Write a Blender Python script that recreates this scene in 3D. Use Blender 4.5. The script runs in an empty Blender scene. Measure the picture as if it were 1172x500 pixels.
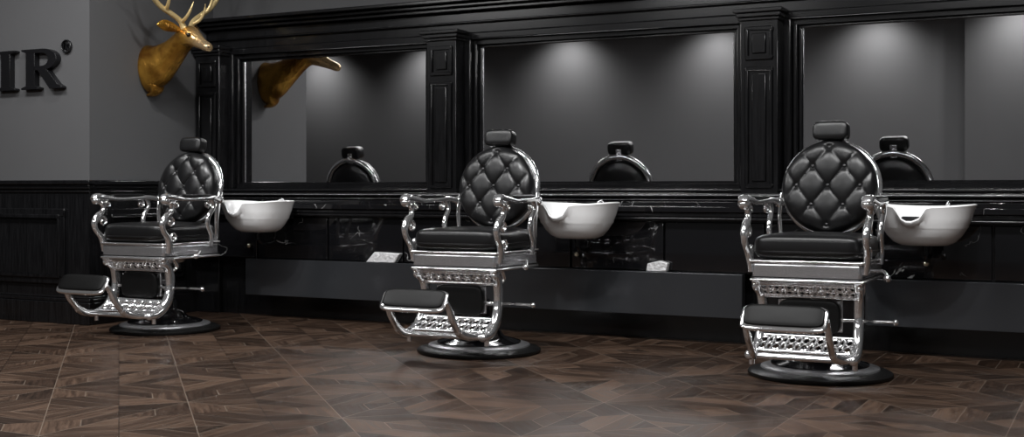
import bpy, bmesh, math, random
from mathutils import Vector, Matrix
random.seed(3)
scene = bpy.context.scene
scene.view_settings.view_transform = 'Standard'
pi = math.pi
COL = scene.collection

# ------------------------------------------------------------------ materials
def new_mat(name):
    m = bpy.data.materials.new(name); m.use_nodes = True
    nt = m.node_tree; b = nt.nodes['Principled BSDF']
    return m, nt, b

def simple(name, col, rough=0.5, metal=0.0, coat=0.0, noise=0.0, nscale=20, bump=0.0, bscale=200, spec=0.5, bdist=0.002):
    m, nt, b = new_mat(name)
    b.inputs['Roughness'].default_value = rough
    b.inputs['Metallic'].default_value = metal
    b.inputs['Coat Weight'].default_value = coat
    b.inputs['Specular IOR Level'].default_value = spec
    tc = nt.nodes.new('ShaderNodeTexCoord')
    n = nt.nodes.new('ShaderNodeTexNoise'); n.inputs['Scale'].default_value = nscale
    n.inputs['Detail'].default_value = 4
    nt.links.new(tc.outputs['Object'], n.inputs['Vector'])
    mx = nt.nodes.new('ShaderNodeMix'); mx.data_type = 'RGBA'
    mx.inputs[6].default_value = (*[c*(1-noise) for c in col], 1)
    mx.inputs[7].default_value = (*[min(1, c*(1+noise)) for c in col], 1)
    nt.links.new(n.outputs['Fac'], mx.inputs[0])
    nt.links.new(mx.outputs[2], b.inputs['Base Color'])
    if bump:
        n2 = nt.nodes.new('ShaderNodeTexNoise'); n2.inputs['Scale'].default_value = bscale
        nt.links.new(tc.outputs['Object'], n2.inputs['Vector'])
        bp = nt.nodes.new('ShaderNodeBump'); bp.inputs['Strength'].default_value = bump
        bp.inputs['Distance'].default_value = bdist
        nt.links.new(n2.outputs['Fac'], bp.inputs['Height'])
        nt.links.new(bp.outputs['Normal'], b.inputs['Normal'])
    return m

M_WALL = simple('grey_wall_paint', (0.086, 0.086, 0.089), 0.75, noise=0.05, nscale=3, bump=0.1, bscale=150)
M_CEIL = simple('ceiling_paint', (0.2, 0.2, 0.2), 0.9)
M_CHROME = simple('polished_chrome', (0.95, 0.95, 0.96), 0.11, 0.9, noise=0.02, coat=0.3)
M_SATIN = simple('brushed_steel', (0.68, 0.68, 0.70), 0.25, 0.9, noise=0.05)
M_LEATHER = simple('black_leather', (0.007, 0.007, 0.0075), 0.31, 0, noise=0.1, bump=0.2, bscale=400, spec=0.42)
M_PAD = simple('black_vinyl_pad', (0.005, 0.005, 0.005), 0.4, 0, noise=0.1, spec=0.15)
M_BLKMETAL = simple('black_enamel', (0.006, 0.006, 0.007), 0.12, 0, coat=0.5)
M_RUBBER = simple('black_rubber', (0.006, 0.006, 0.006), 0.42, spec=0.3)
M_RING = simple('cast_aluminium', (0.55, 0.55, 0.57), 0.3, 0.8, noise=0.08)
M_PORC = simple('white_porcelain', (0.98, 0.98, 0.98), 0.1, 0, coat=0.5)
M_LETTER = simple('black_letter_metal', (0.006, 0.006, 0.007), 0.35)
M_BOARD = simple('satin_grey_panel', (0.036, 0.038, 0.042), 0.15, 0.2, noise=0.05, nscale=2)
M_FOIL = simple('silver_foil', (0.9, 0.9, 0.92), 0.25, 0.3, noise=0.1, nscale=40, bump=0.8, bscale=60, bdist=0.01)
M_MIRROR = simple('mirror_glass', (0.84, 0.84, 0.85), 0.012, 1.0)
M_ANTLER = simple('antler_gold', (0.76, 0.58, 0.28), 0.28, 0.45, noise=0.2, nscale=15)
M_BRASS = simple('brass_knob', (0.85, 0.78, 0.6), 0.2, 0.9)
M_EYE = simple('glass_eye', (0.01, 0.006, 0.004), 0.05)

def wood_black():
    m, nt, b = new_mat('black_lacquered_wood')
    b.inputs['Roughness'].default_value = 0.17
    tc = nt.nodes.new('ShaderNodeTexCoord')
    mp = nt.nodes.new('ShaderNodeMapping'); mp.inputs['Scale'].default_value = (40, 40, 2.5)
    n = nt.nodes.new('ShaderNodeTexNoise'); n.inputs['Scale'].default_value = 2.2; n.inputs['Detail'].default_value = 5
    nt.links.new(tc.outputs['Object'], mp.inputs['Vector']); nt.links.new(mp.outputs[0], n.inputs['Vector'])
    cr = nt.nodes.new('ShaderNodeValToRGB')
    cr.color_ramp.elements[0].position = 0.35; cr.color_ramp.elements[0].color = (0.004, 0.004, 0.0045, 1)
    cr.color_ramp.elements[1].position = 0.7; cr.color_ramp.elements[1].color = (0.011, 0.011, 0.012, 1)
    nt.links.new(n.outputs['Fac'], cr.inputs[0]); nt.links.new(cr.outputs[0], b.inputs['Base Color'])
    bp = nt.nodes.new('ShaderNodeBump'); bp.inputs['Strength'].default_value = 0.04; bp.inputs['Distance'].default_value = 0.001
    nt.links.new(n.outputs['Fac'], bp.inputs['Height']); nt.links.new(bp.outputs[0], b.inputs['Normal'])
    return m
M_WOOD = wood_black()

def marble():
    m, nt, b = new_mat('black_marble')
    b.inputs['Roughness'].default_value = 0.05; b.inputs['Coat Weight'].default_value = 0.5
    tc = nt.nodes.new('ShaderNodeTexCoord')
    n = nt.nodes.new('ShaderNodeTexNoise'); n.inputs['Scale'].default_value = 2.3; n.inputs['Detail'].default_value = 6
    n.inputs['Distortion'].default_value = 1.2
    nt.links.new(tc.outputs['Object'], n.inputs['Vector'])
    s = nt.nodes.new('ShaderNodeMath'); s.operation = 'SUBTRACT'; s.inputs[1].default_value = 0.5
    nt.links.new(n.outputs['Fac'], s.inputs[0])
    a = nt.nodes.new('ShaderNodeMath'); a.operation = 'ABSOLUTE'; nt.links.new(s.outputs[0], a.inputs[0])
    v = nt.nodes.new('ShaderNodeMapRange'); v.inputs[1].default_value = 0.0; v.inputs[2].default_value = 0.005
    v.inputs[3].default_value = 1; v.inputs[4].default_value = 0
    nt.links.new(a.outputs[0], v.inputs[0])
    n2 = nt.nodes.new('ShaderNodeTexNoise'); n2.inputs['Scale'].default_value = 4.0
    nt.links.new(tc.outputs['Object'], n2.inputs['Vector'])
    v2 = nt.nodes.new('ShaderNodeMapRange'); v2.inputs[1].default_value = 0.56; v2.inputs[2].default_value = 0.66
    nt.links.new(n2.outputs['Fac'], v2.inputs[0])
    mu = nt.nodes.new('ShaderNodeMath'); mu.operation = 'MULTIPLY'
    nt.links.new(v.outputs[0], mu.inputs[0]); nt.links.new(v2.outputs[0], mu.inputs[1])
    mx = nt.nodes.new('ShaderNodeMix'); mx.data_type = 'RGBA'
    mx.inputs[6].default_value = (0.006, 0.006, 0.007, 1); mx.inputs[7].default_value = (0.6, 0.6, 0.6, 1)
    nt.links.new(mu.outputs[0], mx.inputs[0]); nt.links.new(mx.outputs[2], b.inputs['Base Color'])
    return m
M_MARBLE = marble()

def deer_mat():
    m, nt, b = new_mat('gilded_deer')
    b.inputs['Roughness'].default_value = 0.24; b.inputs['Metallic'].default_value = 0.75
    tc = nt.nodes.new('ShaderNodeTexCoord')
    n = nt.nodes.new('ShaderNodeTexNoise'); n.inputs['Scale'].default_value = 7; n.inputs['Detail'].default_value = 4
    nt.links.new(tc.outputs['Object'], n.inputs['Vector'])
    cr = nt.nodes.new('ShaderNodeValToRGB')
    cr.color_ramp.elements[0].position = 0.35; cr.color_ramp.elements[0].color = (0.19, 0.078, 0.010, 1)
    cr.color_ramp.elements[1].position = 0.68; cr.color_ramp.elements[1].color = (0.62, 0.33, 0.055, 1)
    nt.links.new(n.outputs['Fac'], cr.inputs[0])
    sp = nt.nodes.new('ShaderNodeSeparateXYZ'); nt.links.new(tc.outputs['Object'], sp.inputs[0])
    mr = nt.nodes.new('ShaderNodeMapRange'); mr.inputs[1].default_value = 0.42; mr.inputs[2].default_value = 0.58
    mr.inputs[4].default_value = 0.55
    nt.links.new(sp.outputs[0], mr.inputs[0])
    mx = nt.nodes.new('ShaderNodeMix'); mx.data_type = 'RGBA'; mx.inputs[7].default_value = (0.85, 0.68, 0.45, 1)
    nt.links.new(mr.outputs[0], mx.inputs[0]); nt.links.new(cr.outputs[0], mx.inputs[6])
    nt.links.new(mx.outputs[2], b.inputs['Base Color'])
    bp = nt.nodes.new('ShaderNodeBump'); bp.inputs['Strength'].default_value = 0.5; bp.inputs['Distance'].default_value = 0.014
    mp = nt.nodes.new('ShaderNodeMapping'); mp.inputs['Scale'].default_value = (8, 30, 8); mp.inputs['Rotation'].default_value = (0, 0.6, 0)
    n3 = nt.nodes.new('ShaderNodeTexNoise'); n3.inputs['Scale'].default_value = 2.5
    nt.links.new(tc.outputs['Object'], mp.inputs[0]); nt.links.new(mp.outputs[0], n3.inputs['Vector'])
    nt.links.new(n3.outputs['Fac'], bp.inputs['Height']); nt.links.new(bp.outputs[0], b.inputs['Normal'])
    return m
M_DEER = deer_mat()

def floor_mat():
    m, nt, b = new_mat('parquet_floor')
    T = 0.57
    L = nt.links
    def MM(op, *args):
        n = nt.nodes.new('ShaderNodeMath'); n.operation = op
        for i, v in enumerate(args):
            if isinstance(v, (int, float)): n.inputs[i].default_value = v
            else: L.new(v, n.inputs[i])
        return n.outputs[0]
    tc = nt.nodes.new('ShaderNodeTexCoord')
    sp = nt.nodes.new('ShaderNodeSeparateXYZ'); L.new(tc.outputs['Object'], sp.inputs[0])
    x, y = sp.outputs[0], sp.outputs[1]
    k = 1/(math.sqrt(2)*T)
    a = MM('MULTIPLY', MM('ADD', x, y), k)
    c = MM('MULTIPLY', MM('SUBTRACT', y, x), k)
    ia, ic = MM('FLOOR', a), MM('FLOOR', c)
    fa = MM('SUBTRACT', MM('SUBTRACT', a, ia), 0.5)
    fc = MM('SUBTRACT', MM('SUBTRACT', c, ic), 0.5)
    A, C = MM('ABSOLUTE', fa), MM('ABSOLUTE', fc)
    par = MM('FLOORED_MODULO', MM('ADD', ia, ic), 2.0)
    npar = MM('SUBTRACT', 1.0, par)
    dom = MM('GREATER_THAN', A, C)
    ndom = MM('SUBTRACT', 1.0, dom)
    mxx = MM('MAXIMUM', A, C)
    sA = MM('GREATER_THAN', fa, 0.0); sC = MM('GREATER_THAN', fc, 0.0)
    s1 = MM('MULTIPLY', MM('ADD', A, C), 4.0)
    minor = MM('ADD', MM('MULTIPLY', dom, fc), MM('MULTIPLY', ndom, fa))
    s2 = MM('MULTIPLY', MM('ADD', minor, 0.5), 4.0)
    strip = MM('ADD', MM('MULTIPLY', npar, s1), MM('MULTIPLY', par, s2))
    idx = MM('FLOOR', strip); fr = MM('SUBTRACT', strip, idx)
    edge = MM('MINIMUM', fr, MM('SUBTRACT', 1.0, fr))
    l1 = MM('LESS_THAN', edge, 0.015)
    mn = MM('MINIMUM', A, C)
    lq = MM('LESS_THAN', MM('ABSOLUTE', MM('SUBTRACT', A, C)), 0.005)
    lp = MM('LESS_THAN', mn, 0.0035)
    l3 = MM('GREATER_THAN', mxx, 0.4965)
    quad = MM('ADD', MM('MULTIPLY', MM('MULTIPLY', dom, par), 17.0), MM('ADD', MM('MULTIPLY', sA, 31.0), MM('MULTIPLY', sC, 47.0)))
    cmb = nt.nodes.new('ShaderNodeCombineXYZ')
    L.new(ia, cmb.inputs[0]); L.new(ic, cmb.inputs[1]); L.new(MM('ADD', quad, idx), cmb.inputs[2])
    wn = nt.nodes.new('ShaderNodeTexWhiteNoise'); L.new(cmb.outputs[0], wn.inputs['Vector'])
    along = MM('ADD', MM('MULTIPLY', npar, MM('SUBTRACT', A, C)), MM('MULTIPLY', par, mxx))
    cc = nt.nodes.new('ShaderNodeCombineXYZ')
    L.new(MM('MULTIPLY', along, 2.4), cc.inputs[0]); L.new(MM('MULTIPLY', strip, 6.5), cc.inputs[1]); L.new(MM('MULTIPLY', wn.outputs[0], 50.0), cc.inputs[2])
    n = nt.nodes.new('ShaderNodeTexNoise'); n.inputs['Scale'].default_value = 1.0; n.inputs['Detail'].default_value = 6
    n.inputs['Distortion'].default_value = 0.4
    L.new(cc.outputs[0], n.inputs['Vector']); grain = n.outputs['Fac']
    tone = MM('ADD', MM('MULTIPLY', wn.outputs[0], 0.50), MM('MULTIPLY', MM('SUBTRACT', grain, 0.5), 1.1))
    tone = MM('ADD', tone, 0.18)
    cr = nt.nodes.new('ShaderNodeValToRGB'); e = cr.color_ramp.elements
    e[0].position = 0.0; e[0].color = (0.010, 0.0060, 0.0042, 1)
    e[1].position = 1.0; e[1].color = (0.140, 0.088, 0.060, 1)
    k2 = e.new(0.45); k2.color = (0.044, 0.0262, 0.0178, 1)
    L.new(tone, cr.inputs[0])
    line = MM('MAXIMUM', l1, MM('MAXIMUM', MM('MULTIPLY', lq, par), MM('MULTIPLY', lp, npar)))
    m1 = nt.nodes.new('ShaderNodeMix'); m1.data_type = 'RGBA'
    L.new(MM('MULTIPLY', line, 0.55), m1.inputs[0]); L.new(cr.outputs[0], m1.inputs[6]); m1.inputs[7].default_value = (0.22, 0.175, 0.138, 1)
    m2 = nt.nodes.new('ShaderNodeMix'); m2.data_type = 'RGBA'
    L.new(MM('MULTIPLY', l3, 0.7), m2.inputs[0]); L.new(m1.outputs[2], m2.inputs[6]); m2.inputs[7].default_value = (0.006, 0.004, 0.003, 1)
    L.new(m2.outputs[2], b.inputs['Base Color'])
    L.new(MM('ADD', 0.30, MM('MULTIPLY', grain, 0.22)), b.inputs['Roughness'])
    b.inputs['Specular IOR Level'].default_value = 0.14
    bp = nt.nodes.new('ShaderNodeBump'); bp.inputs['Strength'].default_value = 0.15; bp.inputs['Distance'].default_value = 0.002
    L.new(grain, bp.inputs['Height']); L.new(bp.outputs[0], b.inputs['Normal'])
    return m
M_FLOOR = floor_mat()

# ------------------------------------------------------------------ mesh builder
def catmull(P, k):
    if k <= 1: return [list(p) for p in P]
    out = []
    n = len(P)
    for i in range(n-1):
        p0 = P[max(i-1, 0)]; p1 = P[i]; p2 = P[i+1]; p3 = P[min(i+2, n-1)]
        for j in range(k):
            t = j/k
            out.append([0.5*((2*b)+(-a+c)*t+(2*a-5*b+4*c-d)*t*t+(-a+3*b-3*c+d)*t**3) for a, b, c, d in zip(p0, p1, p2, p3)])
    out.append(list(P[-1]))
    return out

class MB:
    def __init__(s): s.v = []; s.f = []
    def add(s, v, f):
        o = len(s.v); s.v += [tuple(p) for p in v]; s.f += [tuple(i+o for i in q) for q in f]; return s
    def box(s, x0, x1, y0, y1, z0, z1):
        v = [(x0,y0,z0),(x1,y0,z0),(x1,y1,z0),(x0,y1,z0),(x0,y0,z1),(x1,y0,z1),(x1,y1,z1),(x0,y1,z1)]
        return s.add(v, [(0,3,2,1),(4,5,6,7),(0,1,5,4),(1,2,6,5),(2,3,7,6),(3,0,4,7)])
    def sweep(s, pts, rad, lat=(1,0,0), k=5, n=12, ex=1.0, closed=False):
        rr = []
        for i in range(len(pts)):
            r = rad[i] if isinstance(rad, list) else rad
            if not isinstance(r, (tuple, list)): r = (r, r)
            rr.append(r)
        P = catmull([list(p)+list(r) for p, r in zip(pts, rr)], k)
        N = len(P); V = []; F = []
        lat = Vector(lat)
        for i, q in enumerate(P):
            if closed:
                a = Vector(P[(i-1) % N][:3]); b = Vector(P[(i+1) % N][:3])
            else:
                a = Vector(P[max(i-1,0)][:3]); b = Vector(P[min(i+1,N-1)][:3])
            T = (b-a).normalized()
            Lv = lat - T*lat.dot(T)
            if Lv.length < 1e-4: Lv = Vector((0,1,0)) - T*T.y
            Lv.normalize(); Nn = T.cross(Lv)
            c = Vector(q[:3]); w, h = max(q[3], 1e-4), max(q[4], 1e-4)
            for j in range(n):
                t = 2*pi*j/n; cs, sn = math.cos(t), math.sin(t)
                cx = math.copysign(abs(cs)**ex, cs); sx = math.copysign(abs(sn)**ex, sn)
                V.append(c + Lv*w*cx + Nn*h*sx)
        M = N if closed else N-1
        for i in range(M):
            for j in range(n):
                a0 = i*n+j; a1 = i*n+(j+1) % n; b0 = ((i+1) % N)*n+j; b1 = ((i+1) % N)*n+(j+1) % n
                F.append((a0, a1, b1, b0))
        if not closed:
            F.append(tuple(range(n-1, -1, -1))); F.append(tuple((N-1)*n+j for j in range(n)))
        return s.add(V, F)
    def lathe(s, prof, n=48, c=(0,0,0)):
        V = []; F = []
        for r, z in prof:
            for j in range(n):
                t = 2*pi*j/n; V.append((c[0]+r*math.cos(t), c[1]+r*math.sin(t), c[2]+z))
        for i in range(len(prof)-1):
            for j in range(n):
                F.append((i*n+j, i*n+(j+1) % n, (i+1)*n+(j+1) % n, (i+1)*n+j))
        F.append(tuple(range(n-1, -1, -1))); F.append(tuple((len(prof)-1)*n+j for j in range(n)))
        return s.add(V, F)
    def sphere(s, c, r, sc=(1,1,1), nu=16, nv=10):
        V = []; F = []
        for i in range(nv+1):
            ph = pi*i/nv
            for j in range(nu):
                t = 2*pi*j/nu
                V.append((c[0]+r*sc[0]*math.sin(ph)*math.cos(t), c[1]+r*sc[1]*math.sin(ph)*math.sin(t), c[2]+r*sc[2]*math.cos(ph)))
        for i in range(nv):
            for j in range(nu):
                F.append((i*nu+j, (i+1)*nu+j, (i+1)*nu+(j+1) % nu, i*nu+(j+1) % nu))
        return s.add(V, F)
    def prism(s, poly, y0, y1):
        n = len(poly)
        V = [(x, y0, z) for x, z in poly]+[(x, y1, z) for x, z in poly]
        F = [tuple(range(n)), tuple(range(2*n-1, n-1, -1))]
        for i in range(n): F.append((i, i+n, (i+1) % n+n, (i+1) % n))
        return s.add(V, F)
    def xf(s, mat):
        s.v = [tuple(mat @ Vector(p)) for p in s.v]; return s
    def obj(s, name, mat, parent=None, bevel=0, smooth=True, subsurf=0, seg=2):
        me = bpy.data.meshes.new(name); me.from_pydata(s.v, [], s.f)
        bm = bmesh.new(); bm.from_mesh(me)
        bmesh.ops.remove_doubles(bm, verts=bm.verts, dist=1e-6)
        bmesh.ops.recalc_face_normals(bm, faces=bm.faces); bm.to_mesh(me); bm.free()
        me.materials.append(mat)
        if smooth:
            for p in me.polygons: p.use_smooth = True
            try: me.set_sharp_from_angle(angle=math.radians(50))
            except Exception: pass
        o = bpy.data.objects.new(name, me); COL.objects.link(o)
        if parent: o.parent = parent
        if bevel:
            b = o.modifiers.new('bevel', 'BEVEL'); b.width = bevel; b.segments = seg; b.limit_method = 'ANGLE'; b.angle_limit = math.radians(40)
        if subsurf:
            q = o.modifiers.new('sub', 'SUBSURF'); q.levels = subsurf; q.render_levels = subsurf
        return o

def empty(name, loc=(0,0,0)):
    e = bpy.data.objects.new(name, None); e.location = loc; e.empty_display_size = 0.1; COL.objects.link(e); return e
def duplicate(root, name, loc):
    e = empty(name, loc)
    for ch in root.children:
        c = ch.copy(); COL.objects.link(c); c.parent = e
    return e

# ------------------------------------------------------------------ room
XL = -6.30; YF = 6.03; YW = 7.28; H = 3.4; YB = -2.6; XR = 4.0; XFAR = -13.5
MB().box(XFAR, XR, YB, YW, -0.05, 0).obj('floor', M_FLOOR, smooth=False)
MB().box(XFAR, XR, YB, YW, H, H+0.05).obj('ceiling', M_CEIL, smooth=False)
MB().box(XL, XR, YW, YW+0.1, 0, H).obj('wall_back', M_WALL, smooth=False)
MB().box(XFAR, XL, YF, YW+0.1, 0, H).obj('wall_left', M_WALL, smooth=False)
MB().box(XFAR-0.1, XFAR, YB, YF, 0, H).obj('wall_far_left', M_WALL, smooth=False)
w = MB().box(XFAR, XR, YB-0.1, YB, 0, H); w.box(-1.9, XR, YB, YB+0.25, 0, H).obj('wall_front', M_WALL, smooth=False)
MB().box(XR, XR+0.1, YB, YW, 0, H).obj('wall_right', M_WALL, smooth=False)

wt = MB()
yf = YF
wt.box(XFAR, XL+0.02, yf-0.02, yf, 0, 0.97)
wt.box(XL, XL+0.02, yf-0.02, YW-0.2, 0, 0.97)
wt.obj('trim_1', M_WOOD, bevel=0.002)
rl = MB()
for d, z0, z1 in ((0.055, 0.955, 0.985), (0.04, 0.925, 0.955), (0.03, 0.90, 0.915)):
    rl.box(XFAR, XL+d, yf-d, yf, z0, z1); rl.box(XL, XL+d, yf, YW-0.2, z0, z1)
rl.obj('trim_2', M_WOOD, bevel=0.006)
bb = MB()
for d, z0, z1 in ((0.045, 0, 0.15), (0.035, 0.15, 0.175), (0.028, 0.175, 0.19)):
    bb.box(XFAR, XL+d, yf-d, yf, z0, z1); bb.box(XL, XL+d, yf, YW-0.2, z0, z1)
bb.obj('baseboard_left', M_WOOD, bevel=0.005)
def frame_y(mb, x0, x1, z0, z1, y, w, d):
    mb.box(x0, x1, y-d, y, z1-w, z1); mb.box(x0, x1, y-d, y, z0, z0+w)
    mb.box(x0, x0+w, y-d, y, z0+w, z1-w); mb.box(x1-w, x1, y-d, y, z0+w, z1-w)
def frame_x(mb, y0, y1, z0, z1, x, w, d):
    mb.box(x, x+d, y0, y1, z1-w, z1); mb.box(x, x+d, y0, y1, z0, z0+w)
    mb.box(x, x+d, y0, y0+w, z0+w, z1-w); mb.box(x, x+d, y1-w, y1, z0+w, z1-w)
pm = MB()
xx = -6.50
while xx > XFAR+1.5:
    frame_y(pm, xx-1.5, xx, 0.27, 0.79, yf-0.02, 0.05, 0.018)
    frame_y(pm, xx-1.46, xx-0.04, 0.31, 0.75, yf-0.02, 0.02, 0.028)
    xx -= 1.75
frame_x(pm, yf+0.12, YW-0.36, 0.27, 0.79, XL+0.02, 0.05, 0.018)
frame_x(pm, yf+0.16, YW-0.40, 0.31, 0.75, XL+0.02, 0.02, 0.028)
pm.obj('trim_3', M_WOOD, bevel=0.006)

# ------------------------------------------------------------------ mirror wall joinery
pil = MB()
PX = [(-6.28, -6.05), (-4.245, -4.016), (-2.06, -1.835), (0.14, 0.37), (2.33, 2.56)]
PF = 7.06
for x0, x1 in PX:
    pil.box(x0, x1, PF, YW, 0, 1.95)
pil.obj('trim_4', M_WOOD, bevel=0.004)
pd = MB()
for x0, x1 in PX:
    pd.box(x0-0.012, x1+0.012, PF-0.015, YW, 1.925, 1.945)
    pd.box(x0-0.022, x1+0.022, PF-0.03, YW, 1.945, 1.97)
    pd.box(x0-0.035, x1+0.035, PF-0.045, YW, 1.97, 1.995)
    frame_y(pd, x0+0.03, x1-0.03, 1.69, 1.89, PF, 0.02, 0.014)
    pd.box(x0+0.07, x1-0.07, PF-0.012, PF, 1.73, 1.85)
    frame_y(pd, x0+0.03, x1-0.03, 0.93, 1.65, PF, 0.02, 0.014)
    pd.box(x0+0.07, x1-0.07, PF-0.012, PF, 0.97, 1.61)
pd.obj('trim_5', M_WOOD, bevel=0.005)
en = MB()
en.box(XL, XR, 7.20, YW, 1.985, 2.13)
en.box(XL, XR, 7.17, YW, 2.05, 2.065)
en.box(XL, XR, 7.14, YW, 2.13, 2.155)
en.box(XL, XR, 7.10, YW, 2.155, 2.18)
en.box(XL, XR, 7.05, YW, 2.18, 2.205)
en.obj('trim_6', M_WOOD, bevel=0.006)
MX = [(-5.955, -4.365), (-3.905, -2.16), (-1.725, 0.03), (0.48, 2.22)]
for i, (x0, x1) in enumerate(MX):
    r = empty('salon_mirror' if i == 0 else 'salon_mirror.%03d' % i)
    MB().box(x0-0.01, x1+0.01, 7.25, YW, 0.945, 1.91).obj('glass', M_MIRROR, r, smooth=False)
    f = MB()
    xa, xb = x0-0.105, x1+0.105
    frame_y(f, xa, xb, 0.885, 1.985, YW, 0.045, 0.11)
    frame_y(f, xa+0.045, xb-0.045, 0.925, 1.945, YW, 0.03, 0.075)
    frame_y(f, xa+0.072, xb-0.072, 0.935, 1.92, YW, 0.03, 0.045)
    f.obj('frame', M_WOOD, r, bevel=0.009, seg=3)
    g = MB(); frame_y(g, xa+0.098, xb-0.098, 0.952, 1.905, 7.25, 0.006, 0.006)
    g.obj('glass_bead', M_SATIN, r, bevel=0.002)
lg = MB()
lg.box(XL+0.03, XR, 7.09, YW, 0.905, 0.925)
lg.box(XL+0.03, XR, 7.04, YW, 0.875, 0.90)
lg.box(XL+0.03, XR, 7.07, YW, 0.85, 0.875)
lg.obj('trim_7', M_WOOD, bevel=0.007, seg=3)
MB().box(XL+0.03, XR, 7.034, 7.05, 0.884, 0.890).box(XL+0.03, XR, 7.064, 7.08, 0.856, 0.860).obj('highlight_strips', M_SATIN, bevel=0.001)  # bright strips standing in for highlight lines along the black ledge

# counter / cabinet
cab = empty('vanity_counter')
XC0, XC1 = XL+0.06, XR-0.02
MB().box(XC0, XC1, 6.885, 7.05, 0.785, 0.82).box(XC0, XC1, 7.05, 7.058, 0.785, 0.848).obj('counter_top', M_MARBLE, cab, bevel=0.006)
MB().box(XC0, XC1, 6.90, 7.05, 0.755, 0.785).box(XC0, XC1, 6.888, 7.05, 0.735, 0.755).obj('edge_moulding', M_WOOD, cab, bevel=0.007)
dr = MB(); fr = MB(); kn = MB()
fr.box(XC0, XC1, 6.97, 7.05, 0.42, 0.735)
x = XL+0.08; wdr = 0.62
while x+wdr < XR:
    dr.box(x+0.006, x+wdr-0.006, 6.945, 6.97, 0.43, 0.725)
    x += wdr
dr.obj('door_panels', M_MARBLE, cab, bevel=0.004)
fr.obj('carcass', M_WOOD, cab)
for kx in (-5.66, -3.07, -0.98, 0.9, 2.4):
    kn.sphere((kx, 6.925, 0.515), 0.017, (1, 0.8, 1)); kn.sweep([(kx, 6.95, 0.515), (kx, 6.925, 0.515)], 0.007, k=1)
kn.obj('knobs', M_BRASS, cab)
MB().box(-5.66, -2.0, 6.885, 6.95, 0.165, 0.425).box(-1.30, XC1, 6.885, 6.95, 0.165, 0.425).obj('lower_panel', M_BOARD, cab, bevel=0.004)
lb = MB().box(-5.64, -2.08, 6.95, 7.05, 0.165, 0.42).box(-1.28, XC1, 6.95, 7.05, 0.165, 0.42)
lb.obj('lower_carcass', M_WOOD, cab)
MB().box(XL+0.03, XR, 7.10, YW, 0, 0.85).obj('trim_9', M_WOOD)
pk = MB(); pk.prism([(-4.63, 0.4255), (-4.40, 0.4255), (-4.355, 0.490), (-4.56, 0.497)], 6.892, 6.94); pk.obj('foil_packet', M_FOIL, bevel=0.006)
pk = MB(); pk.prism([(-2.60, 0.4255), (-2.47, 0.4255), (-2.46, 0.478), (-2.51, 0.492), (-2.59, 0.474)], 6.892, 6.94); pk.obj('foil_packet.001', M_FOIL, bevel=0.006)

# ------------------------------------------------------------------ wash basins
def build_basin(name, loc):
    r = empty(name, loc)
    a0, b0 = 0.255, 0.205
    n = 72
    def ring(sx, sy, zf, oy=0):
        out = []
        for j in range(n):
            t = 2*pi*j/n
            c, s_ = math.cos(t), math.sin(t)
            px = math.copysign(abs(c)**0.8, c)*a0*sx; py = math.copysign(abs(s_)**0.8, s_)*b0*sy+oy
            out.append((px, py, zf(px, py)))
        return out
    def top(px, py):
        z = 0.205
        if py < 0: z -= 0.075*math.exp(-((px+0.045)/0.065)**4)*min(1, -py/0.08)
        z += 0.014*(px/a0)**2
        return z
    rings = []
    for k_, (sc, zz) in enumerate([(0.30, 0.0), (0.48, 0.004), (0.62, 0.022), (0.74, 0.055), (0.85, 0.10), (0.93, 0.15)]):
        rings.append(ring(sc, sc, lambda x_, y_, zz=zz: min(zz, top(x_, y_)-0.025), 0.03*(1-sc)))
    rings.append(ring(0.985, 0.985, lambda x_, y_: top(x_, y_)-0.02))
    rings.append(ring(1.02, 1.02, lambda x_, y_: top(x_, y_)-0.004))
    rings.append(ring(1.0, 1.0, lambda x_, y_: top(x_, y_)+0.003))
    rings.append(ring(0.95, 0.95, lambda x_, y_: top(x_, y_)))
    rings.append(ring(0.92, 0.92, lambda x_, y_: top(x_, y_)-0.02))
    for sc, zz in [(0.86, 0.10), (0.76, 0.07), (0.6, 0.045), (0.35, 0.03), (0.05, 0.026)]:
        rings.append(ring(sc, sc, lambda x_, y_, zz=zz: zz, 0.03*(1-sc)))
    V = [p for q in rings for p in q]; F = []
    for i in range(len(rings)-1):
        for j in range(n):
            F.append((i*n+j, i*n+(j+1) % n, (i+1)*n+(j+1) % n, (i+1)*n+j))
    F.append(tuple(range(n-1, -1, -1))); F.append(tuple((len(rings)-1)*n+j for j in range(n)))
    MB().add(V, F).obj('bowl', M_PORC, r)
    MB().box(-0.14, 0.14, 0.13, 0.233, 0.09, 0.15).obj('support_bracket', M_BLKMETAL, r, bevel=0.008)
    MB().lathe([(0.022, -0.05), (0.022, 0.005)], 20, (0, 0.01, 0)).sweep([(0, 0.01, -0.045), (0, 0.06, -0.075), (0, 0.13, -0.08), (0, 0.19, -0.06), (0, 0.20, 0.02), (0, 0.20, 0.10)], 0.014).obj('drain_pipe', M_BLKMETAL, r)
    MB().sweep([(0.1, 0.17, 0.2), (0.1, 0.17, 0.22), (0.1, 0.14, 0.228), (0.1, 0.09, 0.215)], 0.006).sphere((0.1, 0.17, 0.205), 0.011).obj('faucet', M_CHROME, r)
    return r
b1 = build_basin('wash_basin', (-5.365, 6.652, 0.625))
duplicate(b1, 'wash_basin.001', (-2.95, 6.652, 0.625))
duplicate(b1, 'wash_basin.002', (-0.95, 6.652, 0.625))

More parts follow.
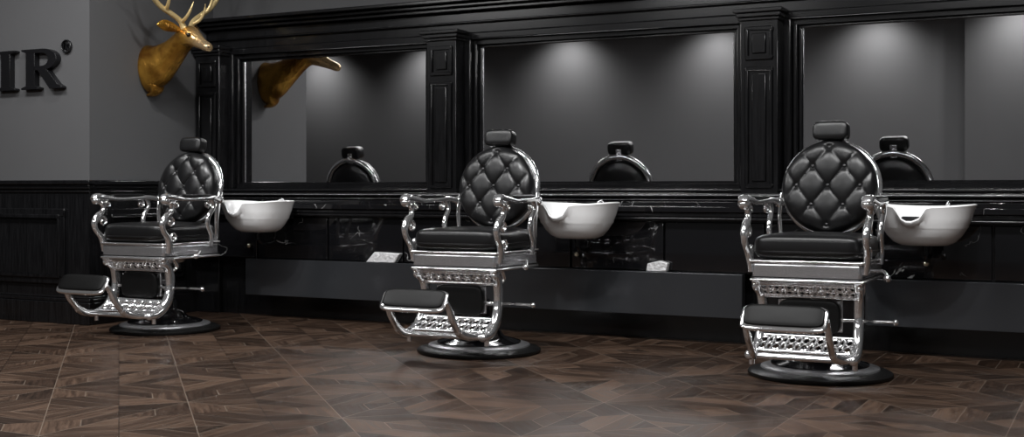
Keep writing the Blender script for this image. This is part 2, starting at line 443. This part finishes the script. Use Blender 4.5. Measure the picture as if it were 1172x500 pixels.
# ------------------------------------------------------------------ barber chair
def superbox(mb, c, hx, hy, hz, e=0.35, nu=48, nv=24, fn=None):
    V = []; F = []
    def sp(v, p): return math.copysign(abs(v)**p, v)
    for i in range(nv+1):
        ph = -pi/2+pi*i/nv
        for j in range(nu):
            t = 2*pi*j/nu
            x_ = sp(math.cos(ph), e)*sp(math.cos(t), e); y_ = sp(math.cos(ph), e)*sp(math.sin(t), e); z_ = sp(math.sin(ph), 0.6)
            p = [c[0]+hx*x_, c[1]+hy*y_, c[2]+hz*z_]
            if fn: p = fn(p, x_, y_, z_)
            V.append(p)
    for i in range(nv):
        for j in range(nu):
            F.append((i*nu+j, i*nu+(j+1) % nu, (i+1)*nu+(j+1) % nu, (i+1)*nu+j))
    return mb.add(V, F)

def spiral(mb, X, cy, cz, r0, turns, a0, rad, sgn=1, lat_r=None):
    pts = []; rr = []
    N = int(turns*10)
    for i in range(N+1):
        f = i/N; t = a0+sgn*2*pi*turns*f; q = r0*(1-0.82*f)
        pts.append((X, cy+q*math.cos(t), cz+q*math.sin(t))); rr.append(((lat_r or rad)*(1-0.2*f), rad*(1-0.35*f)))
    mb.sweep(pts, rr, k=2, n=8)

def filigree(mb, x0, x1, A, B, n, g=1.0):
    A = Vector((0, *A)); B = Vector((0, *B)); D = B-A; h = D.length; dv = D.normalized(); nv = Vector((1,0,0)).cross(dv)
    for E in (A, B):
        mb.sweep([(x0, E.y, E.z), (x1, E.y, E.z)], 0.009*g, lat=tuple(nv), k=1, n=8)
    step = (x1-x0)/n
    for i in range(n):
        cx = x0+step*(i+0.5)
        c = Vector((cx, 0, 0))+A+dv*(h/2)
        pts = []
        for j in range(14):
            t = 2*pi*j/14
            pts.append(tuple(c+Vector((1,0,0))*math.cos(t)*step*0.36+dv*math.sin(t)*h*0.4))
        mb.sweep(pts, 0.005*g, lat=tuple(nv), k=1, n=6, closed=True)
        for sgn in (-1, 1):
            p = [c+Vector((-step*0.5, 0, 0))+dv*sgn*h*0.5, c+Vector((-step*0.2, 0, 0))+dv*sgn*h*0.1, c+Vector((step*0.2, 0, 0))-dv*sgn*h*0.1, c+Vector((step*0.5, 0, 0))-dv*sgn*h*0.5]
            mb.sweep([tuple(q) for q in p], 0.005*g, lat=tuple(nv), k=3, n=6)
        q = c+Vector((step*0.5, 0, 0))
        if i < n-1: mb.sphere(tuple(q), 0.010*g, nu=8, nv=6)

def build_chair(name, loc):
    r = empty(name, loc)
    MB().lathe([(0.27, 0.0), (0.345, 0.0), (0.352, 0.01), (0.350, 0.020), (0.335, 0.028), (0.28, 0.040), (0.27, 0.038)], 96).obj('base_rubber_rim', M_RUBBER, r)
    MB().lathe([(0.290, 0.034), (0.287, 0.045), (0.272, 0.050), (0.240, 0.056), (0.225, 0.050)], 96).obj('base_plate', M_RING, r)
    MB().lathe([(0.240, 0.045), (0.238, 0.062), (0.19, 0.076), (0.15, 0.086), (0.135, 0.10), (0.12, 0.125), (0.085, 0.135), (0.078, 0.15), (0.075, 0.20), (0.062, 0.205), (0.060, 0.30)], 64).obj('pump_housing', M_BLKMETAL, r)
    MB().lathe([(0.042, 0.28), (0.042, 0.44), (0.12, 0.445), (0.14, 0.478)], 40).obj('pump_column', M_SATIN, r)
    lv = MB(); lv.sweep([(0.05, -0.06, 0.27), (0.2, -0.07, 0.285), (0.37, -0.07, 0.285)], 0.008); lv.sphere((0.375, -0.07, 0.285), 0.015)
    lv.sweep([(0.25, 0.02, 0.52), (0.31, -0.02, 0.525), (0.34, -0.08, 0.50)], 0.008); lv.sphere((0.34, -0.09, 0.495), 0.018)
    lv.obj('levers', M_CHROME, r)
    MB().box(-0.262, 0.262, -0.295, 0.22, 0.482, 0.572).obj('seat_apron', M_SATIN, r, bevel=0.018, seg=4)
    tr = MB()
    tr.box(-0.270, 0.270, -0.303, 0.228, 0.568, 0.582); tr.box(-0.270, 0.270, -0.303, 0.226, 0.478, 0.492)
    tr.obj('apron_trim', M_CHROME, r, bevel=0.006, seg=3)
    MB().box(-0.264, 0.264, -0.2965, 0.222, 0.496, 0.502).obj('apron_groove', M_RUBBER, r)
    def seatf(p, x_, y_, z_):
        if z_ > 0:
            p[2] += 0.014*(1-x_*x_)*(1-y_*y_)
            p[2] += 0.012*max(0, -y_)**3
        return p
    sc = MB(); superbox(sc, (0, -0.045, 0.640), 0.264, 0.267, 0.060, 0.26, fn=seatf)
    sc.obj('seat_cushion', M_LEATHER, r)
    pip = MB()
    pts = []
    for j in range(60):
        t = 2*pi*j/60; c_, s_ = math.cos(t), math.sin(t)
        pts.append((math.copysign(abs(c_)**0.28, c_)*0.263, -0.045+math.copysign(abs(s_)**0.28, s_)*0.266, 0.622))
    pip.sweep(pts, 0.005, lat=(0,0,1), k=1, n=6, closed=True).obj('seat_piping', M_LEATHER, r)
    # back
    th = math.radians(11)
    R = 0.240
    Mx = Matrix.Translation((0, 0.215, 0.935)) @ Matrix.Rotation(-th, 4, 'X')
    bc = MB(); nr, ns = 44, 132
    AX, AZ = 0.160, 0.200
    def hfun(x_, z_, rho):
        dome = 0.066*(1-rho**7)**0.5 if rho < 1 else 0
        p_ = x_/AX+z_/AZ; q_ = x_/AX-z_/AZ
        sp_, sq_ = abs(math.sin(pi*p_)), abs(math.sin(pi*q_))
        bul = (sp_*sq_)**0.40
        btn = math.exp(-((sp_**2+sq_**2)/0.16))
        fade = min(1, max(0, (0.98-rho)/0.10))
        return dome-(0.016*(1-bul)+0.014*btn)*fade
    V = [(0, -hfun(0, 0, 0), 0)]
    for i in range(1, nr+1):
        rho = (i/nr)
        rho = 1-(1-rho)**1.25
        for j in range(ns):
            t = 2*pi*j/ns; x_ = R*rho*math.cos(t); z_ = R*rho*math.sin(t)
            V.append((x_, -hfun(x_, z_, rho), z_))
    F = [(0, 1+j, 1+(j+1) % ns) for j in range(ns)]
    for i in range(nr-1):
        for j in range(ns):
            a = 1+i*ns+j; b = 1+i*ns+(j+1) % ns
            F.append((a, a+ns, b+ns, b))
    o = len(V)
    for yy, s_ in ((0.02, 1.0), (0.04, 0.94)):
        for j in range(ns):
            t = 2*pi*j/ns; V.append((R*s_*math.cos(t), yy, R*s_*math.sin(t)))
    last = 1+(nr-1)*ns
    for j in range(ns):
        j2 = (j+1) % ns
        F.append((last+j, o+j, o+j2, last+j2)); F.append((o+j, o+ns+j, o+ns+j2, o+j2))
    F.append(tuple(o+ns+j for j in range(ns)))
    bc.add(V, F).xf(Mx); bo = bc.obj('back_cushion', M_LEATHER, r)
    bt = MB()
    for i in range(-3, 4):
        for j in range(-3, 4):
            if (i+j) % 2: continue
            x_ = AX*i*0.5; z_ = AZ*j*0.5
            rho = math.hypot(x_, z_)/R
            if rho < 0.9: bt.sphere((x_, -hfun(x_, z_, rho)-0.003, z_), 0.0115, (1, 0.6, 1), 12, 8)
    bt.xf(Mx); bt.obj('back_buttons', M_LEATHER, r)
    rg = MB(); pts = [(0.236*math.cos(2*pi*j/72), 0.050, 0.236*math.sin(2*pi*j/72)) for j in range(72)]
    rg.sweep(pts, [(0.020, 0.021)]*72, lat=(0,1,0), k=1, n=12, closed=True)
    rg.xf(Mx); rg.obj('back_ring', M_CHROME, r)
    rp = MB(); V = []; F = []
    prof = [(0.205, 0.035), (0.205, 0.06), (0.19, 0.075), (0.14, 0.088), (0.07, 0.094), (0.01, 0.095)]
    for rr_, yy in prof:
        for j in range(64): V.append((rr_*math.cos(2*pi*j/64), yy, rr_*math.sin(2*pi*j/64)))
    for i in range(len(prof)-1):
        for j in range(64): F.append((i*64+j, i*64+(j+1) % 64, (i+1)*64+(j+1) % 64, (i+1)*64+j))
    F.append(tuple(range(64))); F.append(tuple((len(prof)-1)*64+j for j in range(64)))
    rp.add(V, F).xf(Mx); rp.obj('back_rear_pad', M_LEATHER, r)
    hr = MB(); superbox(hr, (0, -0.005, 0.290), 0.092, 0.045, 0.050, 0.36, 40, 20)
    hr.xf(Mx); hr.obj('headrest_cushion', M_LEATHER, r)
    hp = MB(); hp.box(-0.022, 0.022, 0.03, 0.043, 0.16, 0.29); hp.sphere((0, 0.058, 0.255), 0.014)
    hp.xf(Mx); hp.obj('headrest_post', M_CHROME, r, bevel=0.004)
    bs = MB()
    for s_ in (-1, 1):
        bs.sweep([(s_*0.235, 0.19, 0.50), (s_*0.245, 0.215, 0.60), (s_*0.25, 0.21, 0.70), (s_*0.255, 0.215, 0.80), (s_*0.25, 0.24, 0.90)], [(0.012, 0.02), (0.010, 0.022), (0.010, 0.016), (0.010, 0.022), (0.010, 0.014)])
    bs.obj('back_supports', M_CHROME, r)
    # arms
    ar = MB(); pad = MB()
    for s_ in (-1, 1):
        X = s_*0.292
        ar.sweep([(s_*0.262, 0.225, 0.850), (s_*0.285, 0.14, 0.866), (X, 0.0, 0.862), (X, -0.14, 0.858), (X, -0.24, 0.868), (X, -0.31, 0.876), (X, -0.340, 0.858)],
                 [(0.018, 0.016), (0.024, 0.017), (0.030, 0.015), (0.030, 0.015), (0.031, 0.018), (0.030, 0.020), (0.024, 0.013)], ex=0.7)
        ar.sphere((X, -0.318, 0.850), 0.027, (1.15, 1, 1))
        ar.sphere((X, -0.268, 0.835), 0.024, (1, 1, 0.8))
        ar.sweep([(X, -0.275, 0.85), (X*0.995, -0.258, 0.81), (X*0.99, -0.266, 0.775), (X*0.99, -0.305, 0.745), (X*0.985, -0.334, 0.705), (X*0.98, -0.322, 0.66), (X*0.97, -0.285, 0.62), (X*0.95, -0.262, 0.575), (X*0.93, -0.262, 0.52)],
                 [(0.020, 0.024), (0.015, 0.014), (0.017, 0.018), (0.019, 0.026), (0.018, 0.022), (0.016, 0.018), (0.017, 0.021), (0.018, 0.029), (0.014, 0.022)])
        spiral(ar, X*0.985, -0.262, 0.715, 0.034, 1.4, pi*0.8, 0.008, -1, 0.012)
        spiral(ar, X*0.965, -0.235, 0.625, 0.032, 1.4, pi*1.1, 0.008, 1, 0.012)
        spiral(ar, X, -0.215, 0.828, 0.028, 1.3, pi*0.55, 0.007, 1, 0.012)
        spiral(ar, X*0.99, 0.075, 0.826, 0.030, 1.3, pi*0.45, 0.007, -1, 0.012)
        ar.sweep([(X*0.97, 0.12, 0.865), (X*0.97, 0.145, 0.81), (X*0.96, 0.10, 0.75), (X*0.95, 0.09, 0.69), (X*0.94, 0.13, 0.62), (X*0.93, 0.13, 0.55)],
                 [(0.015, 0.018), (0.013, 0.015), (0.014, 0.017), (0.014, 0.017), (0.014, 0.017), (0.013, 0.022)])
        ar.sphere((s_*0.262, 0.225, 0.855), 0.028)
        superbox(pad, (X, -0.04, 0.880), 0.026, 0.15, 0.012, 0.5, 32, 12)
    ar.obj('arm_frames', M_CHROME, r); pad.obj('arm_pads', M_LEATHER, r)
    # lower side frames
    sf = MB()
    for s_ in (-1, 1):
        X = s_*0.242
        sf.sweep([(X, -0.27, 0.482), (X, -0.262, 0.45), (X*0.97, -0.225, 0.42), (X*0.95, -0.205, 0.37), (X*0.95, -0.205, 0.30), (X*0.96, -0.225, 0.23), (X*0.98, -0.275, 0.17), (X, -0.34, 0.140), (X, -0.40, 0.135)],
                 [(0.022, 0.036), (0.022, 0.022), (0.021, 0.025), (0.022, 0.033), (0.022, 0.028), (0.023, 0.034), (0.022, 0.028), (0.021, 0.024), (0.016, 0.018)], ex=0.7)
        sf.sweep([(X, -0.19, 0.482), (X*0.97, -0.15, 0.43), (X*0.95, -0.185, 0.40)], [(0.016, 0.018), (0.015, 0.013), (0.012, 0.008)])
        Y2 = s_*0.185
        sf.sweep([(X*0.95, -0.36, 0.142), (Y2*1.12, -0.44, 0.140), (Y2, -0.54, 0.165), (Y2, -0.60, 0.215), (Y2, -0.635, 0.26), (Y2, -0.665, 0.31), (Y2, -0.70, 0.345)],
                 [(0.016, 0.021), (0.016, 0.020), (0.015, 0.023), (0.015, 0.018), (0.015, 0.023), (0.014, 0.018), (0.014, 0.016)], ex=0.75)
        sf.sphere((X, -0.40, 0.135), 0.024); sf.sphere((X*1.02, -0.272, 0.455), 0.026, (0.7, 1, 1))
        sf.sphere((Y2, -0.565, 0.18), 0.025, (0.7, 1, 1))
        sf.lathe([(0.013, 0), (0.013, 0.055)], 12, (X, -0.36, 0.085))
    sf.sweep([(-0.24, -0.40, 0.135), (0.24, -0.40, 0.135)], 0.014, lat=(0,0,1), k=1)
    sf.sweep([(-0.235, -0.205, 0.30), (0.235, -0.205, 0.30)], 0.008, lat=(0,0,1), k=1)
    sf.sweep([(-0.20, -0.47, 0.140), (0.20, -0.47, 0.140)], 0.011, lat=(0,0,1), k=1)
    sf.obj('leg_frames', M_CHROME, r)
    fg = MB(); filigree(fg, -0.24, 0.24, (-0.262, 0.465), (-0.225, 0.405), 8); filigree(fg, -0.235, 0.235, (-0.245, 0.215), (-0.36, 0.155), 7, 1.1)
    fg.obj('filigree_bands', M_CHROME, r)
    cp = MB(); superbox(cp, (0, -0.225, 0.312), 0.15, 0.022, 0.082, 0.3, 40, 16)
    cp.obj('calf_pad', M_PAD, r)
    MB().box(-0.03, 0.03, -0.20, -0.03, 0.30, 0.33).box(-0.155, 0.155, -0.208, -0.193, 0.24, 0.39).obj('calf_bracket', M_SATIN, r, bevel=0.004)
    # footrest
    Mf = Matrix.Translation((0, -0.70, 0.35)) @ Matrix.Rotation(math.radians(54), 4, 'X')
    f1 = MB(); superbox(f1, (0, -0.006, 0), 0.196, 0.068, 0.013, 0.35, 48, 12)
    f1.xf(Mf); f1.obj('footrest_plate', M_CHROME, r)
    f2 = MB(); superbox(f2, (0, 0.002, 0.012), 0.182, 0.055, 0.010, 0.35, 48, 12); superbox(f2, (0, -0.002, -0.012), 0.180, 0.053, 0.008, 0.35, 48, 12)
    f2.xf(Mf); f2.obj('footrest_pad', M_PAD, r)
    return r
c1 = build_chair('barber_chair', (-5.63, 6.04, 0))
duplicate(c1, 'barber_chair.001', (-3.285, 6.04, 0))
duplicate(c1, 'barber_chair.002', (-1.36, 6.04, 0))

# ------------------------------------------------------------------ wall letters
sg = empty('wall_sign_letters', (0, YF, 0.018))
z0, z1 = 1.60, 1.88; ya, yb = -0.045, 0.0
def serif_stem(mb, xc, w, sw, z0=z0, z1=z1):
    mb.prism([(xc-w/2, z0), (xc+w/2, z0), (xc+w/2, z1), (xc-w/2, z1)], ya, yb)
    for za, zb, s_ in ((z0, z0+0.025, 1), (z1, z1-0.025, -1)):
        mb.prism([(xc-sw/2, za), (xc+sw/2, za), (xc+sw/2, za+s_*0.012), (xc+w/2, zb), (xc-w/2, zb), (xc-sw/2, za+s_*0.012)], ya-0.0005, yb)
def build_R(mb, x0, z0, h, W):
    s_ = h/0.28; ws = W/0.38
    xc = x0+0.085*ws; w = 0.085*ws; sw = 0.17*ws
    serif_stem(mb, xc, w, sw, z0, z0+h)
    zc = z0+h*0.735; ro = h*0.265; ri = h*0.265-0.03*s_
    xs = xc+w/2-0.005; xa = x0+0.20*ws
    outer = [(xs, z0+h)]; inner = [(xs, z0+h-0.028*s_)]
    for j in range(17):
        t = pi/2-pi*j/16
        outer.append((xa+math.cos(t)*0.135*ws, zc+math.sin(t)*ro)); inner.append((xa+math.cos(t)*0.055*ws, zc+math.sin(t)*ri))
    outer.append((xs, z0+h*0.47)); inner.append((xs, z0+h*0.47+0.028*s_))
    for i in range(len(outer)-1):
        mb.prism([outer[i], outer[i+1], inner[i+1], inner[i]], ya, yb)
    mb.prism([(x0+0.15*ws, z0+h*0.50), (x0+0.24*ws, z0+h*0.50), (x0+0.34*ws, z0+0.035*s_), (x0+0.385*ws, z0+0.012*s_), (x0+0.385*ws, z0), (x0+0.27*ws, z0)], ya-0.0005, yb)
mb = MB(); serif_stem(mb, -7.065, 0.09, 0.19); mb.obj('letter_i', M_LETTER, sg, bevel=0.002)
mb = MB(); build_R(mb, -6.905, z0, 0.28, 0.385); mb.obj('letter_r', M_LETTER, sg, bevel=0.0015)
mb = MB(); build_R(mb, -6.525, 1.865, 0.045, 0.045); mb.v = [(a, max(b_, -0.02) if b_ < 0 else b_, c) for a, b_, c in mb.v]
pts = [(-6.505+0.043*math.cos(2*pi*j/32), -0.01, 1.887+0.043*math.sin(2*pi*j/32)) for j in range(32)]
mb.sweep(pts, [(0.01, 0.005)]*32, lat=(0,1,0), k=1, n=8, closed=True); mb.obj('registered_mark', M_LETTER, sg)
mb = MB()
mb.prism([(-7.62, z0), (-7.54, z0), (-7.43, z1), (-7.50, z1)], ya, yb); mb.prism([(-7.36, z0), (-7.25, z0), (-7.41, z1), (-7.50, z1)], ya-.0005, yb)
mb.prism([(-7.55, 1.69), (-7.33, 1.69), (-7.34, 1.72), (-7.54, 1.72)], ya+0.001, yb); mb.prism([(-7.65, z0), (-7.52, z0), (-7.52, z0+0.015), (-7.65, z0+0.015)], ya-.001, yb); mb.prism([(-7.39, z0), (-7.22, z0), (-7.22, z0+0.015), (-7.39, z0+0.015)], ya-.001, yb)
mb.obj('letter_a', M_LETTER, sg)
mb = MB(); serif_stem(mb, -8.02, 0.08, 0.16); serif_stem(mb, -7.80, 0.08, 0.16); mb.box(-7.99, -7.83, ya, yb, 1.725, 1.755); mb.obj('letter_h', M_LETTER, sg)

# ------------------------------------------------------------------ deer head trophy
dr_ = empty('deer_head_wall_trophy', (XL, 6.585, 0))
st = [(0.0, 0, 1.79, 0.105, 0.175), (0.03, 0, 1.795, 0.110, 0.172), (0.10, 0, 1.815, 0.100, 0.152), (0.18, -0.005, 1.855, 0.086, 0.122), (0.26, -0.012, 1.905, 0.072, 0.098),
      (0.33, -0.022, 1.955, 0.066, 0.084), (0.385, -0.032, 1.990, 0.068, 0.080), (0.44, -0.045, 1.995, 0.067, 0.073), (0.49, -0.058, 1.975, 0.056, 0.060), (0.54, -0.072, 1.948, 0.041, 0.046),
      (0.59, -0.086, 1.925, 0.034, 0.037), (0.635, -0.098, 1.906, 0.034, 0.034), (0.66, -0.105, 1.896, 0.028, 0.026), (0.67, -0.108, 1.892, 0.012, 0.012)]
db = MB(); db.sweep([s_[:3] for s_ in st], [(s_[3], s_[4]) for s_ in st], lat=(0,1,0), k=5, n=32)
db.sweep([(0.0, 0, 1.74), (0.04, 0, 1.70), (0.080, 0, 1.655), (0.060, 0, 1.615), (0.0, 0, 1.60)], [(0.06, 0.05), (0.08, 0.06), (0.065, 0.045), (0.04, 0.025), (0.02, 0.01)], lat=(0,1,0), k=4, n=20)
for s_ in (-1, 1):
    db.sphere((0.47, -0.052+s_*0.048, 2.010), 0.023, (1.3, 0.8, 0.9))
o = db.obj('head_and_neck', M_DEER, dr_)
ey = MB(); ns_ = MB()
for s_ in (-1, 1):
    ey.sphere((0.480, -0.056+s_*0.056, 1.998), 0.016)
    ns_.sphere((0.662, -0.105+s_*0.016, 1.903), 0.010, (1, 0.7, 0.8))
ey.obj('eyes', M_EYE, dr_); ns_.obj('nostrils', M_EYE, dr_)
ea = MB()
for s_ in (-1, 1):
    ea.sweep([(0.37, -0.03+s_*0.05, 2.04), (0.350, -0.03+s_*0.10, 2.055), (0.33, -0.03+s_*0.15, 2.065), (0.32, -0.03+s_*0.19, 2.065), (0.315, -0.03+s_*0.215, 2.06)],
             [(0.012, 0.018), (0.012, 0.034), (0.011, 0.040), (0.008, 0.026), (0.003, 0.004)], lat=(1,0,0), k=4, n=14)
ea.obj('ears', M_DEER, dr_)
an = MB()
for s_ in (-1, 1):
    Y = lambda d: -0.035+s_*d
    an.sweep([(0.40, Y(0.03), 2.04), (0.39, Y(0.06), 2.10), (0.37, Y(0.13), 2.145), (0.35, Y(0.22), 2.19), (0.36, Y(0.31), 2.26), (0.39, Y(0.36), 2.36), (0.44, Y(0.36), 2.47), (0.50, Y(0.31), 2.56)],
             [0.023, 0.020, 0.019, 0.019, 0.018, 0.015, 0.011, 0.003], k=5, n=10)
    an.sphere((0.40, Y(0.03), 2.055), 0.028, (1, 1, 0.6))
    an.sweep([(0.39, Y(0.055), 2.09), (0.45, Y(0.070), 2.12), (0.49, Y(0.07), 2.17), (0.51, Y(0.06), 2.23)], [0.014, 0.012, 0.009, 0.002], k=4, n=8)
    an.sweep([(0.36, Y(0.17), 2.165), (0.41, Y(0.20), 2.21), (0.44, Y(0.21), 2.28), (0.45, Y(0.20), 2.36)], [0.014, 0.012, 0.009, 0.002], k=4, n=8)
    an.sweep([(0.36, Y(0.30), 2.25), (0.33, Y(0.38), 2.29), (0.31, Y(0.42), 2.36)], [0.013, 0.010, 0.002], k=4, n=8)
    an.sweep([(0.40, Y(0.36), 2.38), (0.37, Y(0.41), 2.46), (0.36, Y(0.42), 2.54)], [0.011, 0.008, 0.002], k=4, n=8)
an.obj('antlers', M_ANTLER, dr_)

# ------------------------------------------------------------------ lights
def area(name, loc, sx, sy, p, rot=(0,0,0), col=(1,1,1)):
    l = bpy.data.lights.new(name, 'AREA'); l.shape = 'RECTANGLE'; l.size = sx; l.size_y = sy; l.energy = p; l.color = col
    o = bpy.data.objects.new(name, l); o.location = loc; o.rotation_euler = rot; COL.objects.link(o); return o
def spot(name, loc, target, p, ang=60, blend=0.8, rad=0.05, col=(1,1,1)):
    l = bpy.data.lights.new(name, 'SPOT'); l.energy = p; l.spot_size = math.radians(ang); l.spot_blend = blend; l.shadow_soft_size = rad; l.color = col
    o = bpy.data.objects.new(name, l); o.location = loc
    d = Vector(target)-Vector(loc); o.rotation_euler = d.to_track_quat('-Z', 'Y').to_euler(); COL.objects.link(o); return o
fix = MB()
def panel(cx, cy, sx, sy):
    fix.box(cx-sx/2-0.04, cx+sx/2+0.04, cy-sy/2-0.04, cy+sy/2+0.04, H-0.04, H)
for i, cx in enumerate((-6.6, -4.4, -2.2, 0.0)):
    area('added_ceiling_light_%d' % i, (cx, 4.3, H-0.05), 1.3, 0.5, 62); panel(cx, 4.3, 1.3, 0.5)  # unseen panel lights, added so the chrome has something bright to reflect
for i, cx in enumerate((-7.0, -4.0, -1.0)):
    area('added_ceiling_light_b%d' % i, (cx, 1.2, H-0.05), 1.8, 0.7, 80); panel(cx, 1.2, 1.8, 0.7)  # second row of added panel lights
fix.obj('added_light_housings', M_CEIL, smooth=False)  # casings drawn for the added panel lights
can = MB()
for i, cx in enumerate((-12.4, -10.2, -7.7, -5.3, -3.05, -1.2, 1.0)):
    yy = YB+0.55 if cx < -1.9 else YB+0.80
    spot('wall_washer_%d' % i, (cx, yy, H-0.1), (cx, YB-0.05, 2.35), 98, 125, 1.0, 0.08, (1, 0.99, 0.97))
    can.lathe([(0.06, -0.07), (0.06, 0)], 20, (cx, yy, H))
for i, (cx, tx) in enumerate(((-5.2, -5.45), (-2.9, -3.05), (-0.9, -1.1))):
    spot('chair_fill_spot_%d' % i, (cx, 4.5, H-0.1), (tx, 6.35, 0.75), 115, 40, 0.9, 0.07)  # added spots to brighten the basins and sharpen contrast on the chairs
    can.lathe([(0.06, -0.07), (0.06, 0)], 20, (cx, 4.5, H))
for i, bx in enumerate((-5.365, -2.95, -0.95)):
    spot('basin_fill_spot_%d' % i, (bx+0.5, 4.3, H-0.1), (bx, 6.6, 0.74), 150, 13, 0.6, 0.05)  # narrow spots added only to whiten the basins
    can.lathe([(0.06, -0.07), (0.06, 0)], 20, (bx+0.5, 4.3, H))
spot('deer_spot', (-4.9, 5.2, H-0.1), (XL, 6.4, 1.7), 95, 62, 1.0, 0.06); can.lathe([(0.06, -0.07), (0.06, 0)], 20, (-4.9, 5.2, H))
can.obj('ceiling_spot_cans', M_BLKMETAL)  # cans over chairs and basins belong to the added spots
w = bpy.data.worlds.new('world'); scene.world = w; w.use_nodes = True
w.node_tree.nodes['Background'].inputs[0].default_value = (0.05, 0.05, 0.055, 1)

# ------------------------------------------------------------------ camera
cam = bpy.data.cameras.new('camera'); co = bpy.data.objects.new('camera', cam); COL.objects.link(co)
co.location = (0, 0, 0.92); co.rotation_euler = (pi/2, 0, math.atan(704/1383))
cam.sensor_width = 36; cam.lens = 36*1383/1172; cam.shift_y = -33/1172; cam.clip_start = 0.05
scene.camera = co
